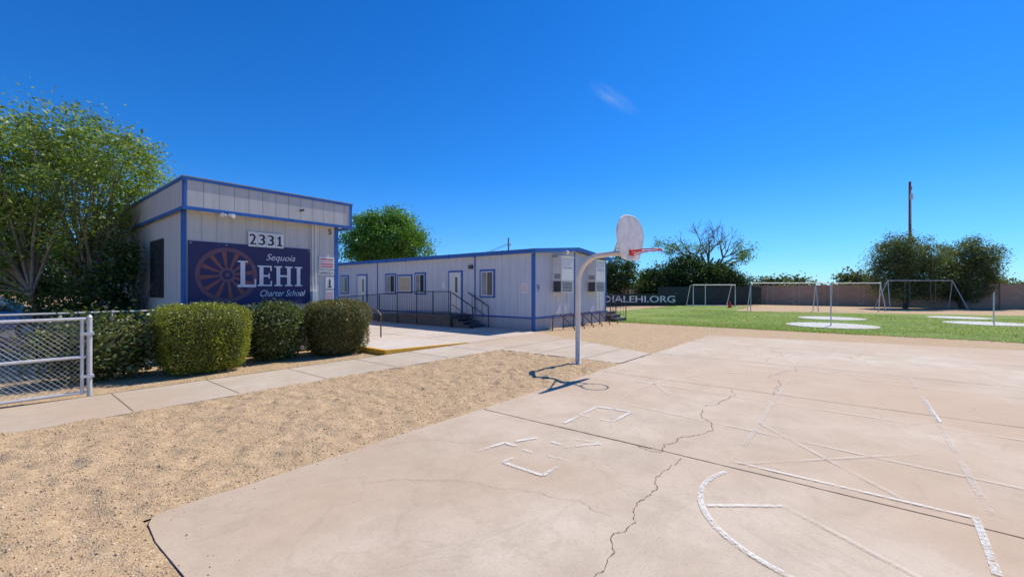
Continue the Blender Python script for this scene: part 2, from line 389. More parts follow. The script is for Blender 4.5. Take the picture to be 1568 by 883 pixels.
arc=[(3.75+.93*math.cos(t),.03+.93*math.sin(t)) for t in np.linspace(1.15,4.4,40)]
ribbon(g,arc,.042,ZP,M['line'],rc,0,0,.04)
seg((4.42,.9),(4.40,-.7),.034); seg((4.4,-.68),(3.6,-.64),.042); seg((3.4,.85),(3.75,.4),.032,'line'); seg((3.75,.4),(3.1,-.6),.04,'line2')
seg((4.45,.88),(10.4,.88),.05,'line2'); seg((4.45,-.78),(10.6,-.82),.05,'line2'); seg((7.3,-.83),(8.6,-.83),.045)
seg((4.42,.8),(5.85,-.6),.04,'line2'); seg((5.9,.9),(4.45,-.3),.04,'line2'); seg((10.5,.9),(10.5,-.84),.05,'line2')
seg((7.2,3.0),(6.9,-4),.045,'line2'); seg((5.7,2.6),(5.1,-3),.04,'line2'); seg((6.6,2.2),(7.3,2.7),.04,'line2')
arc=[(12.0+2.4*math.cos(t),-1.2+2.4*math.sin(t)) for t in np.linspace(.5,5.6,40)]
ribbon(g,arc,.05,ZP,M['line2'],rc,0,0,.05)
arc=[(6.6+3.4*math.cos(t),-.0+2.7*math.sin(t)) for t in np.linspace(.3,2.2,30)]
ribbon(g,arc,.045,ZP,M['line2'],rc,0,0,.05)
seg((14.9,3.2),(14.9,-9),.05,'line2')
g.done()

# gravel bed with real relief + pebbles
rng=np.random.default_rng(4)
lat=rng.normal(size=(256,256))
def vnoise(x,y,s,ox=0):
    x=x/s+60+ox; y=y/s+60+ox*.7; i=np.floor(x).astype(int); j=np.floor(y).astype(int); fx=x-i; fy=y-j
    fx=fx*fx*(3-2*fx); fy=fy*fy*(3-2*fy); L_=lambda p,q: lat[p%256,q%256]
    return (L_(i,j)*(1-fx)+L_(i+1,j)*fx)*(1-fy)+(L_(i,j+1)*(1-fx)+L_(i+1,j+1)*fx)*fy
def gh(a,b):
    h=.011*vnoise(a+b*.4,b*1.3,.10)+.013*vnoise(a,b,.22,13)+.008*vnoise(a,b,.7,31)
    # distance to the slab corner region keeps the bed just below the concrete edges
    dslab=np.maximum(b-3.93,.71-a); e1=(dslab/.14).clip(0,1); e2=((7.46-b)/.12).clip(0,1); e4=((8.8-a)/.12).clip(0,1)
    return (.012+h).clip(-.008,None)*e1*e2*e4+.016
def grid(a0,na,b0,nb,st):
    A,B_=np.meshgrid(a0+np.arange(na)*st,b0+np.arange(nb)*st,indexing='ij')
    V=np.stack([A,B_,gh(A,B_)],-1).reshape(-1,3); I=np.arange(na*nb).reshape(na,nb)
    F=np.stack([I[:-1,:-1],I[1:,:-1],I[1:,1:],I[:-1,1:]],-1).reshape(-1,4); return V,F
st=.03
V1,F1=grid(-4,427,3.91,119,st); V2,F2=grid(-4,158,3.91-st*130,131,st)
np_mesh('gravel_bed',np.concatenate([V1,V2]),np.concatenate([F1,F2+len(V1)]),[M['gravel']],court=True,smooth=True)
def scatter(n,a0,a1,b0,b1,pw=1.0):
    return np.stack([a0+(a1-a0)*rng.random(n)**pw,rng.uniform(b0,b1,n)],1)
P=np.concatenate([scatter(38000,-2.5,8.6,3.95,7.44,1.3),scatter(8000,-2.5,.69,1.0,3.99),scatter(5000,-1,6.2,9.1,11.4),scatter(6000,10.5,19.8,4.0,9.5),scatter(60,.75,8,3.75,3.93),scatter(40,.72,1.0,1.5,3.9)])
ins=(P[:,0]>8.7)&(P[:,0]<10.6+(P[:,1]-3.97)*.51+.1); P=P[~ins]; n=len(P)
zb=np.where((P[:,0]>.72)&(P[:,1]<3.93),ZS,np.where((P[:,0]<8.8)&(P[:,1]<7.46),gh(P[:,0],P[:,1]),0))
sz=rng.lognormal(math.log(.0066),.35,(n,1)).clip(.0035,.018)
oc=np.array([[1,0,0],[0,1,0],[-1,0,0],[0,-1,0],[0,0,1],[0,0,-1]],float)
of=np.array([[0,1,4],[1,2,4],[2,3,4],[3,0,4],[1,0,5],[2,1,5],[3,2,5],[0,3,5]])
R=rng.normal(size=(n,3,3)); Q,_=np.linalg.qr(R)
V=np.einsum('kj,nij->nki',oc*np.array([1,.8,.6]),Q)*sz[:,None,:]
V*= (1+.2*rng.normal(size=(n,6,1)))
V+=np.concatenate([P,zb[:,None]+sz*.1],1)[:,None,:]
F=(of[None]+6*np.arange(n)[:,None,None]).reshape(-1,3)
mp,nt,bs=newmat('pebble_mat'); gg=N(nt,'ShaderNodeNewGeometry')
nt.links.new(ramp(nt,gg.outputs['Random Per Island'],[(0,(.38,.24,.12)),(.3,(.52,.35,.19)),(.75,(.61,.43,.25)),(1,(.74,.60,.42))]),bs.inputs['Base Color']); bs.inputs['Roughness'].default_value=.9
np_mesh('gravel_pebbles',V.reshape(-1,3),F,[mp],court=True)

# ------------------------------------------------------------ text helper
def text(par,s,x0,x1,z0,z1,y,mat,name=None,shear=0):
    cu=bpy.data.curves.new(name or 'lettering','FONT'); cu.body=s; cu.size=1; cu.extrude=.002; cu.shear=shear
    o=bpy.data.objects.new(name or 'lettering',cu); S.collection.objects.link(o); cu.materials.append(mat)
    bpy.context.view_layer.update(); bb=[Vector(c) for c in o.bound_box]
    mx=min(c.x for c in bb);Mx=max(c.x for c in bb);my=min(c.y for c in bb);My=max(c.y for c in bb)
    sx=(x1-x0)/(Mx-mx); sy=(z1-z0)/(My-my)
    o.parent=par; po=par['o']
    o.rotation_euler=(math.pi/2,0,0); o.location=(x0-mx*sx-po[0],y-po[1],z0-my*sy-po[2])
    o.scale=(sx,sy,1); return o

# ------------------------------------------------------------ OFFICE BUILDING
e=parent_empty('office_building',2.8,11.55)
g=MB('walls',e); g.box(2.8,6.39,11.55,22,0,3.5,M['wall1']); g.done()
g=MB('fascia_and_roof',e)
fx0,fx1,fy0,fy1=2.72,6.66,11.28,22.25
g.box(fx0,fx1,fy0,fy0+.05,3.45,4.04,M['fascia']); g.box(fx0,fx0+.05,fy0+.05,fy1,3.45,4.04,M['fascia']); g.box(fx1-.05,fx1,fy0+.05,fy1,3.45,4.04,M['fascia'])
g.box(fx0+.05,fx1-.05,fy0+.05,fy1,3.44,3.50,M['soffit'])
g.box(fx0+.05,fx1-.05,fy0+.05,fy1,3.8,3.86,M['roof'])
for z0,z1,pr in ((4.03,4.09,.025),(3.38,3.455,.022)):
    g.box(fx0-pr,fx1+pr,fy0-pr,fy0-.001,z0,z1,M['blue']); g.box(fx0-pr,fx0-.001,fy0,fy1,z0,z1,M['blue']); g.box(fx1+.001,fx1+pr,fy0,fy1,z0,z1,M['blue'])
g.box(fx0-pr,fx0+.05,fy0-.014,fy0-.0012,3.455,4.03,M['blue']); g.box(fx0-.014,fx0-.0012,fy0-.014,fy0+.09,3.455,4.03,M['blue'])
g.box(fx1-.06,fx1+.012,fy0-.014,fy0-.0012,3.455,4.03,M['blue'])
g.box(fx0-.03,fx1+.03,fy0-.028,fy0+.08,4.091,4.115,M['roof']); g.box(fx0-.03,fx0+.08,fy0+.081,fy1,4.091,4.115,M['roof'])
g.done()
g=MB('blue_corner_trim',e)
g.box(2.772,2.798,11.53,11.72,.35,3.435,M['blue']); g.box(2.7985,2.83,11.526,11.548,.35,3.435,M['blue']); g.box(6.29,6.40,11.526,11.548,.35,3.435,M['blue'])
g.box(2.774,2.798,11.74,22,.42,.5,M['blue']); g.done()
g=MB('side_window',e)
g.box(2.76,2.799,13.25,14.45,1.44,2.9,M['black']); g.box(2.75,2.759,13.33,14.37,1.52,2.82,M['glass']); g.box(2.745,2.765,13.82,13.88,1.5,2.84,M['black']); g.done()
g=MB('school_banner',e)
yb=11.52
g.box(2.86,5.58,yb,yb+.028,1.27,2.735,M['navy'])
cx,cz=3.62,1.985
def annulus(r0,r1,y0,mat,n=56):
    vs=[];fs=[]
    for i in range(n):
        t=2*math.pi*i/n; vs+=[(cx+r0*math.cos(t),y0,cz+r0*math.sin(t)),(cx+r1*math.cos(t),y0,cz+r1*math.sin(t))]
    for i in range(n): j=(i+1)%n; fs.append((2*i,2*i+1,2*j+1,2*j))
    g.add(vs,fs,mat)
annulus(.56,.635,yb-.003,M['wheel']); annulus(.55,.558,yb-.0032,M['wheel2']); annulus(.637,.643,yb-.0034,M['wheel2'])
for i in range(12):
    t=2*math.pi*i/12+.13
    def pt(r,w): return (cx+r*math.cos(t)-w*math.sin(t),yb-.005,cz+r*math.sin(t)+w*math.cos(t))
    g.add([pt(.16,-.018),pt(.545,-.052),pt(.545,.052),pt(.16,.018)],[(0,1,2,3)],M['wheel2'])
annulus(.0,.17,yb-.007,M['wheel']); annulus(.05,.11,yb-.009,M['navy'])
def let(rects):
    for x0,x1,z0,z1 in rects: g.box(x0,x1,yb-.016,yb-.011,z0,z1,M['bwhite'])
zl=1.73
let([(3.89,3.99,zl+.035,2.30),(3.83,4.05,2.301,2.335),(3.83,4.235,zl-.03,zl+.034),(4.20,4.236,zl+.035,zl+.17)])
zt=2.24
let([(4.31,4.40,zl+.035,zt-.035),(4.265,4.595,zt-.034,zt),(4.265,4.60,zl,zl+.034),(4.56,4.595,zt-.13,zt-.035),(4.57,4.60,zl+.035,zl+.13),(4.401,4.52,1.965,2.005),(4.521,4.55,1.92,2.05)])
let([(4.71,4.80,zl+.035,zt-.035),(4.66,4.85,zt-.034,zt),(4.66,4.85,zl,zl+.034),(4.97,5.06,zl+.035,zt-.035),(4.92,5.11,zt-.034,zt),(4.92,5.11,zl,zl+.034),(4.801,4.969,1.965,2.01)])
let([(5.22,5.31,zl+.035,zt-.035),(5.17,5.36,zt-.034,zt),(5.17,5.36,zl,zl+.034)])
for x,z in ((2.9,1.31),(2.9,2.69),(5.54,1.31),(5.54,2.69),(4.2,1.31),(3.6,2.69)): g.box(x-.012,x+.012,yb-.006,yb-.0005,z-.012,z+.012,M['galv'])
g.done()
text(e,'Sequoia',4.47,5.18,2.33,2.54,yb-.008,M['bwhite'],'sequoia_lettering',.35)
text(e,'Charter School',4.33,5.45,1.47,1.63,yb-.008,M['bwhite'],'charter_school_lettering',.35)
g=MB('house_number_plates',e)
for i in range(4): 
    x=4.06+i*.207; g.box(x,x+.2,11.495,11.518,2.70,3.06,M['white'])
g.done()
for i,ch in enumerate('233'):
    x=4.06+i*.207
    for k_,off in enumerate((-.006,.006)): text(e,ch,x+.03+off,x+.165+off,2.75,3.01,11.492-.001*k_,M['black'],'house_number')
x=4.06+3*.207; g=MB('house_number_one',e); g.box(x+.08,x+.125,11.488,11.494,2.785,3.005,M['black']); g.box(x+.045,x+.16,11.488,11.494,2.75,2.7845,M['black']); g.box(x+.05,x+.0799,11.488,11.494,2.93,2.97,M['black']); g.done()
g=MB('wall_conduit_and_light',e)
for x in (5.64,5.72): g.tube([(x,11.50,.6),(x,11.50,3.43)],.02,M['white'],8)
g.box(5.62,5.76,11.45,11.549,1.1,1.6,M['acw'])
g.box(3.05,3.3,11.34,11.42,3.37,3.43,M['white'])
for dx in (-.06,.07):
    g.tube([(3.5+dx,11.25,3.36),(3.5+dx*1.7,11.12,3.33)],[.025,.05],M['acw'],10)
g.tube([(3.5,11.30,3.42),(3.5,11.27,3.34)],.025,M['acw'],8)
g.tube([(5.2,11.25,3.7),(5.2,11.1,3.7)],.03,M['grille'],8)
g.done()
g=MB('entrance_signs',e)
g.box(5.84,6.27,11.52,11.548,2.22,2.55,M['white']); 
for i in range(4): g.box(5.87,6.24,11.515,11.519,2.47-.068*i,2.50-.068*i,M['red'] if i!=1 else M['pink'])
g.box(5.82,6.27,11.52,11.548,2.05,2.17,M['white'])
g.box(6.02,6.26,11.52,11.548,1.66,1.99,M['white'])
g.box(6.02,6.26,11.52,11.548,1.27,1.62,M['white'])
for i in range(5): g.box(6.04,6.24,11.515,11.519,1.55-.06*i,1.58-.06*i,M['pink'])
g.box(6.12,6.16,11.512,11.519,1.7255,1.93,M['black']); g.box(6.085,6.195,11.512,11.519,1.70,1.725,M['black'])
g.box(2.9,6.3,11.40,11.545,.05,.45,M['skirt'])
g.done()
text(e,'OFFICE→',5.84,6.25,2.075,2.145,11.516,M['black'],'office_lettering')
text(e,'5',6.1,6.2,3.2,3.34,11.54,M['black'],'number_lettering')

# ------------------------------------------------------------ CLASSROOM BUILDING
A0,A1,B0,B1=13.6,19.9,9.8,28
e=parent_empty('portable_classroom_building',A0,B0)
g=MB('walls',e); am=(A0+A1)/2
g.prismy([(A0,.5),(A1,.5),(A1,3.1),(am,3.36),(A0,3.1)],B0,B1,M['wall9'])
g.box(A0+.03,A1-.03,B0+.03,B1-.03,0,.499,M['skirt']); g.done()
g=MB('roof',e)
ov=.22
g.prismy([(A0-ov,3.12),(am,3.40),(A1+ov,3.12),(A1+ov,3.2),(am,3.48),(A0-ov,3.2)],B0-ov,B1+ov,M['roof']); 
g.box(A0-ov-.03,A0-ov-.001,B0-ov,B1+ov,3.06,3.23,M['blue'])
g.prismy([(A0-ov-.03,3.06),(am,3.35),(A1+ov,3.06),(A1+ov,3.23),(am,3.52),(A0-ov-.03,3.23)],B0-ov-.03,B0-ov-.001,M['blue'])
g.box(A0-ov,A0-.001,B0-ov,B1,3.095,3.118,M['soffit'])
for b_ in np.arange(11.2,28,1.6): g.box(A0-ov-.045,A0-ov-.031,b_,b_+.04,3.03,3.24,M['blue'])
g.done()
g=MB('blue_trim',e)
g.box(A0-.02,A0-.001,B0-.02,B0+.1,0,3.06,M['blue']); g.box(A0,A0+.09,B0-.021,B0-.0012,0,3.1,M['blue'])
g.box(A0-.018,A0-.001,B0+.1,B1,.47,.54,M['blue']); g.box(A0+.09,A1,B0-.018,B0-.001,.47,.54,M['blue'])
g.box(A1-.09,A1,B0-.021,B0-.0012,.54,3.1,M['blue']); g.box(am-.04,am+.04,B0-.014,B0-.001,.54,3.3,M['blue'])
for b_ in (13.0-.05,20.35): g.box(A0-.016,A0-.001,b_,b_+.07,.54,3.09,M['blue'])
g.done()
g=MB('windows_and_doors',e)
def win(b0,b1,z0,z1,gl='glass',split=True):
    g.box(A0-.035,A0-.0015,b0,b1,z0,z1,M['blue']); w=.085
    g.box(A0-.042,A0-.0355,b0+w,b1-w,z0+w,z1-w,M['white'])
    w=.12; m_=(b0+b1)/2
    if split:
        g.box(A0-.047,A0-.0425,b0+w,m_-.02,z0+w,z1-w,M[gl]); g.box(A0-.047,A0-.0425,m_+.02,b1-w,z0+w,z1-w,M['glass2'] )
    else: g.box(A0-.047,A0-.0425,b0+w,b1-w,z0+w,z1-w,M[gl])
win(11.82,12.69,1.28,2.5); win(16.3,17.15,1.38,2.48); win(17.35,18.55,1.45,2.4,'tan',False); win(18.7,19.65,1.38,2.48); win(23.3,24.2,1.38,2.48)
for b0,b1 in ((13.75,14.68),(21.35,22.4)):
    g.box(A0-.035,A0-.0015,b0,b1,.56,2.5,M['blue']); g.box(A0-.05,A0-.036,b0+.09,b1-.09,.57,2.42,M['acw'])
    g.box(A0-.056,A0-.0505,b0+.3,b0+.45,1.5,2.2,M['glass']); g.tube([(A0-.11,b1-.2,1.5),(A0-.051,b1-.2,1.5)],.03,M['galv'],8)
g.box(A0-.016,A0-.0012,10.1,10.42,1.5,1.9,M['white'])
for i in range(5): g.box(A0-.02,A0-.0165,10.13,10.39,1.56+.06*i,1.585+.06*i,M['pink'])
g.box(A0-.02,A0-.0165,14.9,15.1,1.7,2.0,M['white'])
g.box(A0-.12,A0-.002,13.1,13.3,2.55,2.72,M['grille'])
g.done(bevel=.004)
text(e,'9',13.78,13.98,1.58,1.84,B0-.006,M['blue'],'number_lettering')
for k,a0 in enumerate((14.95,17.95)):
    g=MB('wall_air_conditioner',e); a1=a0+.95; y0=B0-.45
    g.box(a0,a1,y0,B0-.002,2.02,3.0,M['acw']); g.box(a0+.02,a1-.02,y0+.02,B0-.002,1.5,2.018,M['acw'])
    g.box(a0-.012,a0+.018,y0+.05,B0-.05,1.54,1.98,M['grille'])
    for i in range(7): g.box(a0+.08,a1-.08,y0+.004,y0+.0195,1.56+.06*i,1.59+.06*i,M['grille'])
    for i in range(5): g.box(a0-.008,a0-.001,y0+.06,B0-.08,2.1+.04*i,2.12+.04*i,M['grille'])
    g.box(a0+.1,a1-.1,y0-.006,y0-.0005,2.55,2.57,M['grille']); g.box(a0+.12,a0+.42,y0-.006,y0-.0005,2.72,2.86,M['white'])
    g.prismx([(y0-.04,2.98),(B0-.003,3.06),(B0-.003,3.09),(y0-.04,3.01)],a0-.03,a1+.03,M['acw'])
    g.tube([(a1+.18,B0-.05,.3),(a1+.18,B0-.05,2.9)],.022,M['galv'],6)
    g.done(bevel=.006)
g=MB('gable_light',e); g.tube([(15.6,B0-.25,3.28),(15.6,B0-.36,3.2)],[.03,.07],M['white'],8); g.done()

# ------------------------------------------------------------ ramp + stairs + rails
def picket(mb,p0,p1,h,mat,sp=.13,r=.009,posts=1.5):
    p0=Vector(p0);p1=Vector(p1);L=(p1-p0).length; up=Vector((0,0,1))
    for zz_ in (h,.12): mb.tube([p0+up*zz_,p1+up*zz_],.021 if zz_==h else .014,mat,6)
    n_=max(1,int(L/sp))
    for i in range(n_+1):
        q=p0.lerp(p1,i/n_); mb.tube([q+up*.12,q+up*h],r,mat,4)
    n_=max(1,round(L/posts))
    for i in range(n_+1):
        q=p0.lerp(p1,i/n_); mb.tube([q-up*min(.5,q.z),q+up*(h+.02)],.024,mat,6)
e=parent_empty('access_ramp_with_stairs',12.45,13.3)
g=MB('deck',e); g.box(12.42,13.56,13.3,15.6,.45,.55,M['deck']); g.box(12.46,13.5,13.34,15.56,.035,.449,M['deck'])
g.prismx([(15.601,.45),(24.5,.06),(24.5,.10),(15.601,.55)],12.42,13.56,M['deck']); g.prismx([(15.601,.035),(24.5,.035),(24.5,.059),(15.601,.449)],12.5,13.5,M['deck'])
for i in range(3): 
    b1_=13.3-.32*i; z=.42-.13*i; g.box(12.5,13.5,b1_-.32,b1_-.001,z-.04,z,M['deck']); g.box(12.55,12.59,b1_-.32,b1_-.001,.035,z-.04,M['deck'])
g.done()
g=MB('railings',e)
picket(g,(12.47,13.35,.55),(12.47,15.6,.55),1.0,M['darkrail']); picket(g,(12.47,15.6,.55),(12.47,24.4,.1),1.0,M['darkrail'])
for a_ in (12.52,13.48):
    g.tube([(a_,13.3,1.5),(a_,12.3,1.02),(a_,12.1,.92),(a_,12.1,.035)],.024,M['darkrail'],6); g.tube([(a_,13.3,1.0),(a_,12.35,.55)],.016,M['darkrail'],6)
    for t in (.2,.45,.7): g.tube([(a_,13.3-t*1.2,.4-t*.3),(a_,13.3-t*1.2,1.5-t*.58)],.012,M['darkrail'],4)
g.done()
e=parent_empty('entrance_handrail',8.0,12.3)
g=MB('rails',e)
for a_ in (7.35,8.2):
    g.tube([(a_,12.1,.03),(a_,12.1,.8),(a_,12.3,.95),(a_,14.6,1.35),(a_,14.6,.1)],.024,M['brownrail'],7); g.tube([(a_,12.1,.5),(a_,14.6,.95)],.018,M['brownrail'],6)
    g.tube([(a_,13.3,.05),(a_,13.3,1.12)],.02,M['brownrail'],6)
g.done()
e=parent_empty('maroon_pipe_rack',15,9.0)
g=MB('rack_tubes',e)
for i in range(6):
    a_=14.1+i*.8; g.tube([(a_,9.25,0),(a_+.05,9.25,.62),(a_+.35,9.1,.66),(a_+.75,8.7,.1),(a_+.78,8.7,0)],.024,M['brownrail'],6)
g.tube([(14.0,9.3,.5),(18.9,9.3,.5)],.022,M['brownrail'],6)
g.done()
e=parent_empty('rear_entrance_stairs',20.2,9.5)
g=MB('steps_and_rails',e)
for i in range(3): g.box(20.0,21.2,9.3+.3*i,9.6+.3*i-.001,0,.16*(i+1),M['deck'])
picket(g,(20.0,9.3,.1),(20.0,10.2,.45),.95,M['darkrail'],.15); picket(g,(21.2,9.3,.1),(21.2,10.2,.45),.95,M['darkrail'],.15)
g.done()

# ------------------------------------------------------------ BASKETBALL HOOP
e=parent_empty('basketball_hoop',8.18,4.70)
a0,b0=8.18,4.70
g=MB('gooseneck_pole',e)
pts=[(a0,b0,-.02),(a0,b0,1.0),(a0,b0,1.75)]
R_=.62
for i in range(1,10):
    t=math.pi/2*i/9; pts.append((a0,b0-R_*(1-math.cos(t))*.9,1.75+R_*math.sin(t)))
pts.append((a0,b0-1.12,2.40))
g.tube(pts,.056,M['pole'],16); g.tube([(a0,b0,0),(a0,b0,.03)],.1,M['galv'],14)
g.done(smooth=True)
yb_=b0-1.2; half=[(0.0,2.25),(.30,2.25),(.40,2.27),(.52,2.42),(.61,2.60),(.645,2.75),(.61,2.88),(.50,3.0),(.34,3.08),(.17,3.115),(0,3.12)]
outl=[(a0+x,z) for x,z in half]+[(a0-x,z) for x,z in half[-2:0:-1]]
g=MB('backboard',e); g.prismy(outl,yb_-.03,yb_,M['board']); g.done(bevel=.008)
g=MB('backboard_rim_edge',e); g.tube([(x,yb_-.015,z) for x,z in outl]+[(outl[0][0],yb_-.015,outl[0][1])],.018,M['pole'],6); 
g.tube([(a0-.25,yb_+.04,2.4),(a0-.25,yb_+.04,2.95)],.02,M['pole'],6); g.tube([(a0+.25,yb_+.04,2.4),(a0+.25,yb_+.04,2.95)],.02,M['pole'],6)
g.tube([(a0-.25,yb_+.03,2.9),(a0,b0-.85,2.42)],.018,M['pole'],6); g.tube([(a0+.25,yb_+.03,2.9),(a0,b0-.85,2.42)],.018,M['pole'],6)
g.box(a0-.12,a0+.12,yb_+.001,yb_+.1,2.33,2.47,M['pole']); g.done(smooth=False)
g=MB('rim',e); rc_=.225; yc=yb_-.03-.15-rc_
g.tube([(a0+rc_*math.cos(t),yc+rc_*math.sin(t),2.42) for t in np.linspace(0,2*math.pi,33)],.013,M['rim'],7,cap=False)
g.box(a0-.1,a0+.1,yb_-.045,yb_-.031,2.32,2.45,M['rim']); 
for s_ in (-1,1):
    g.tube([(a0+.08*s_,yb_-.04,2.42),(a0+.13*s_,yc+.18,2.42)],.012,M['rim'],6); g.tube([(a0+.08*s_,yb_-.04,2.34),(a0+.15*s_,yc+.1,2.41)],.009,M['rim'],6)
for i in range(12):
    t=i*math.pi/6; x,y=a0+rc_*math.cos(t),yc+rc_*math.sin(t); g.tube([(x,y,2.41),(x*.99+a0*.01,y*.99+yc*.01,2.375)],.005,M['rim'],4)
g.done(smooth=True)

# ------------------------------------------------------------ HEDGES
def hedge(name,a,b,w,d,h,lm,seed,nl,L=.035,power=4,flowers=None,loose=.03):
    e=parent_empty(name,a,b); rng=np.random.default_rng(seed)
    v=rng.normal(size=(nl,3)); v/=np.linalg.norm(v,axis=1)[:,None]
    def sup(v,s):
        q=(np.abs(v)**power).sum(1)**(-1/power); return v*q[:,None]*s
    half=np.array([w/2,d/2,h/2])
    lump=1+.035*np.sin(v[:,0:1]*9+seed)+.03*np.sin(v[:,1:2]*11)*np.cos(v[:,2:3]*8)+rng.normal(size=(nl,1))*.012
    Pn=sup(v,half)*lump+rng.normal(size=(nl,3))*loose; 
    taper=1-.14*(1-(Pn[:,2:3]/h+.5)).clip(0,1); Pn[:,:2]*=taper; Pn[:,2]+=h/2+.03
    Pn=Pn[Pn[:,2]>.02]
    q,f=leafquads(Pn,L,L*.55,rng); np_mesh('clipped_foliage',q,f,[lm],par=e)
    if flowers is not None:
        Pf=Pn[rng.choice(len(Pn),flowers[1])]*np.array([1.03,1.03,1.01]); q,f=leafquads(Pf,.04,.035,rng); np_mesh('blossoms',q,f,[flowers[0]],par=e)
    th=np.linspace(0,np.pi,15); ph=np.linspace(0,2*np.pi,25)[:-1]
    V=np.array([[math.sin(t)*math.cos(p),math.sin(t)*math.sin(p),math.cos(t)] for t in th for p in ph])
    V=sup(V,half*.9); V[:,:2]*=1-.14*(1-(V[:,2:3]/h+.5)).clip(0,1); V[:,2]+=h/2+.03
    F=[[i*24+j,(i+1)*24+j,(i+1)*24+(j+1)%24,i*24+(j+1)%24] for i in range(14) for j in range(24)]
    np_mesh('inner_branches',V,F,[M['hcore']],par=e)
hedge('clipped_hedge',2.78,10.25,1.47,1.35,1.28,LH1,1,32000,.033,5)
hedge('flowering_bush',4.3,10.6,1.3,1.1,1.25,LB,2,9000,.06,2.4,(LF,40),.07)
hedge('clipped_hedge',5.68,10.35,1.46,1.40,1.29,LH3,3,28000,.034,4.5)
hedge('yellow_flower_bush',1.35,10.7,1.5,.9,1.0,LB,4,5500,.075,2.1,(LY,26),.16)
rng=np.random.default_rng(61); P=np.stack([rng.uniform(1.5,6.2,900),9.05+rng.random(900)**1.5*1.6,np.full(900,.018)],1)
q,f=leafquads(P,.035,.02,rng); q[:,2]=.012+np.abs(q[:,2]-.018)*.4; np_mesh('leaf_litter',q,f,[LH3],court=True)

# ------------------------------------------------------------ FENCES
def chain(mb,p0,p1,z0,z1,mat,cell=.075,r=.0022):
    p0=Vector((*p0,0));p1=Vector((*p1,0));L=(p1-p0).length;d=(p1-p0)/L;H=z1-z0
    n_=int((L+H)/cell)
    for i in range(n_):
        s0=i*cell-H
        for sg in (1,-1):
            xa,xb=s0,s0+H; ya,yb2=0.,H
            if xa<0: ya=-xa; xa=0
            if xb>L: yb2=H-(xb-L); xb=L
            if xb-xa<.01: continue
            if sg<0: ya,yb2=H-ya,H-yb2
            A=p0+d*xa; B=p0+d*xb
            mb.tube([(A.x,A.y,z0+ya),(B.x,B.y,z0+yb2)],r,mat,3,False)
e=parent_empty('chain_link_gate',1.0,9.15)
g=MB('gate_frame',e)
for zz_ in (.08,.62,1.2): g.tube([(-4.2,9.15,zz_),(.99,9.15,zz_)],.022,M['galv'],8)
for a_ in (-1.85,-4.2): g.tube([(a_,9.15,.05),(a_,9.15,1.22)],.022,M['galv'],8)
g.tube([(.95,9.15,.05),(.95,9.15,1.2)],.022,M['galv'],8); g.tube([(1.03,9.15,0),(1.03,9.15,1.22)],.032,M['galv'],10); g.tube([(1.03,9.15,1.22),(1.03,9.15,1.26)],[.038,.012],M['galv'],10)
for z in (.3,.95): g.box(.93,1.08,9.11,9.19,z,z+.04,M['galv'])
g.done(smooth=False)
g=MB('gate_mesh',e); chain(g,(-4.2,9.15),(.95,9.15),.08,1.2,M['wire'],.07,.0025); g.done()
e=parent_empty('chain_link_fence',-2,11.0)
g=MB('posts_and_rail',e); g.tube([(-9,11.45,1.2),(2.78,11.45,1.2)],.019,M['galv'],8)
for a_ in np.arange(-8,2.8,2.4): g.tube([(a_,11.45,0),(a_,11.45,1.23)],.026,M['galv'],8)
g.done()
g=MB('mesh',e); chain(g,(-9,11.45),(2.78,11.45),.05,1.2,M['wire'],.08,.002); g.done()

# ------------------------------------------------------------ CAR
e=parent_empty('parked_car',-17.2,13.6,court=False,rot=math.radians(35)); e['o']=(0,0,0)
g=MB('body',e)
prof=[(-2.2,.35),(-2.25,.65),(-2.1,.88),(-1.4,.95),(1.0,.95),(1.9,.85),(2.2,.7),(2.25,.35)]
g.prismy(prof,-.85,.85,M['car']); g.done(bevel=.08,smooth=True)
g=MB('cabin',e)
v=[(-1.75,-.8,.95),(1.1,-.8,.95),(1.1,.8,.95),(-1.75,.8,.95),(-1.1,-.62,1.42),(.35,-.62,1.42),(.35,.62,1.42),(-1.1,.62,1.42)]
g.add(v,[(0,1,5,4),(1,2,6,5),(2,3,7,6),(3,0,4,7)],M['glass']); g.add(v,[(4,5,6,7)],M['car']); g.done(bevel=.03)
g=MB('wheels',e)
for x in (-1.35,1.4):
    for y in (-.87,.67): g.tube([(x,y,.33),(x,y+.2,.33)],.33,M['tyre'],20); g.tube([(x,y-.01,.33),(x,y+.21,.33)],.19,M['galv'],12)
g.done()
g=MB('parking_lot',world=True)
g.add([(-60,11,.006),(-13,11,.006),(-16,40,.006),(-60,40,.006)],[(0,1,2,3)],M['asphalt']); g.done()

# ------------------------------------------------------------ TREES
tree('shade_tree',-12.2,11.6,[(0,0,4.6,2.4,2.2,1.8),(1.5,-.1,4.9,1.35,1.2,1.0),(-1.8,0,4.6,1.9,1.8,1.7),(.9,-.2,3.0,1.2,1.1,1.4),(-.1,0,5.7,1.5,1.3,.9),(-1.2,-.3,2.4,1.6,1.2,1.3)],
     480,105,.25,.10,.037,L1,M['bark'],31,(.11,1.5),3,120)
tree('dark_shrub',-10.2,11.2,[(0,0,1.5,1.0,.9,1.2),(-1.3,.2,1.2,1.1,.9,1.1),(.3,0,2.3,.6,.6,.8)],180,100,.22,.09,.04,L2,M['bark2'],32,(.06,.6),3,30)
tree('background_tree',-22,15,[(0,0,4.2,3.6,2.5,2.4),(-2,0,3,3,2.5,2)],240,100,.4,.13,.06,L1,M['bark'],33,(.2,1.8),1,40)
tree('background_tree',-27,22,[(0,0,3.0,6,3,2.6),(7,0,2.2,4,2,2.0)],240,100,.5,.16,.08,L2,M['bark2'],34,(.2,1.5),1,30)
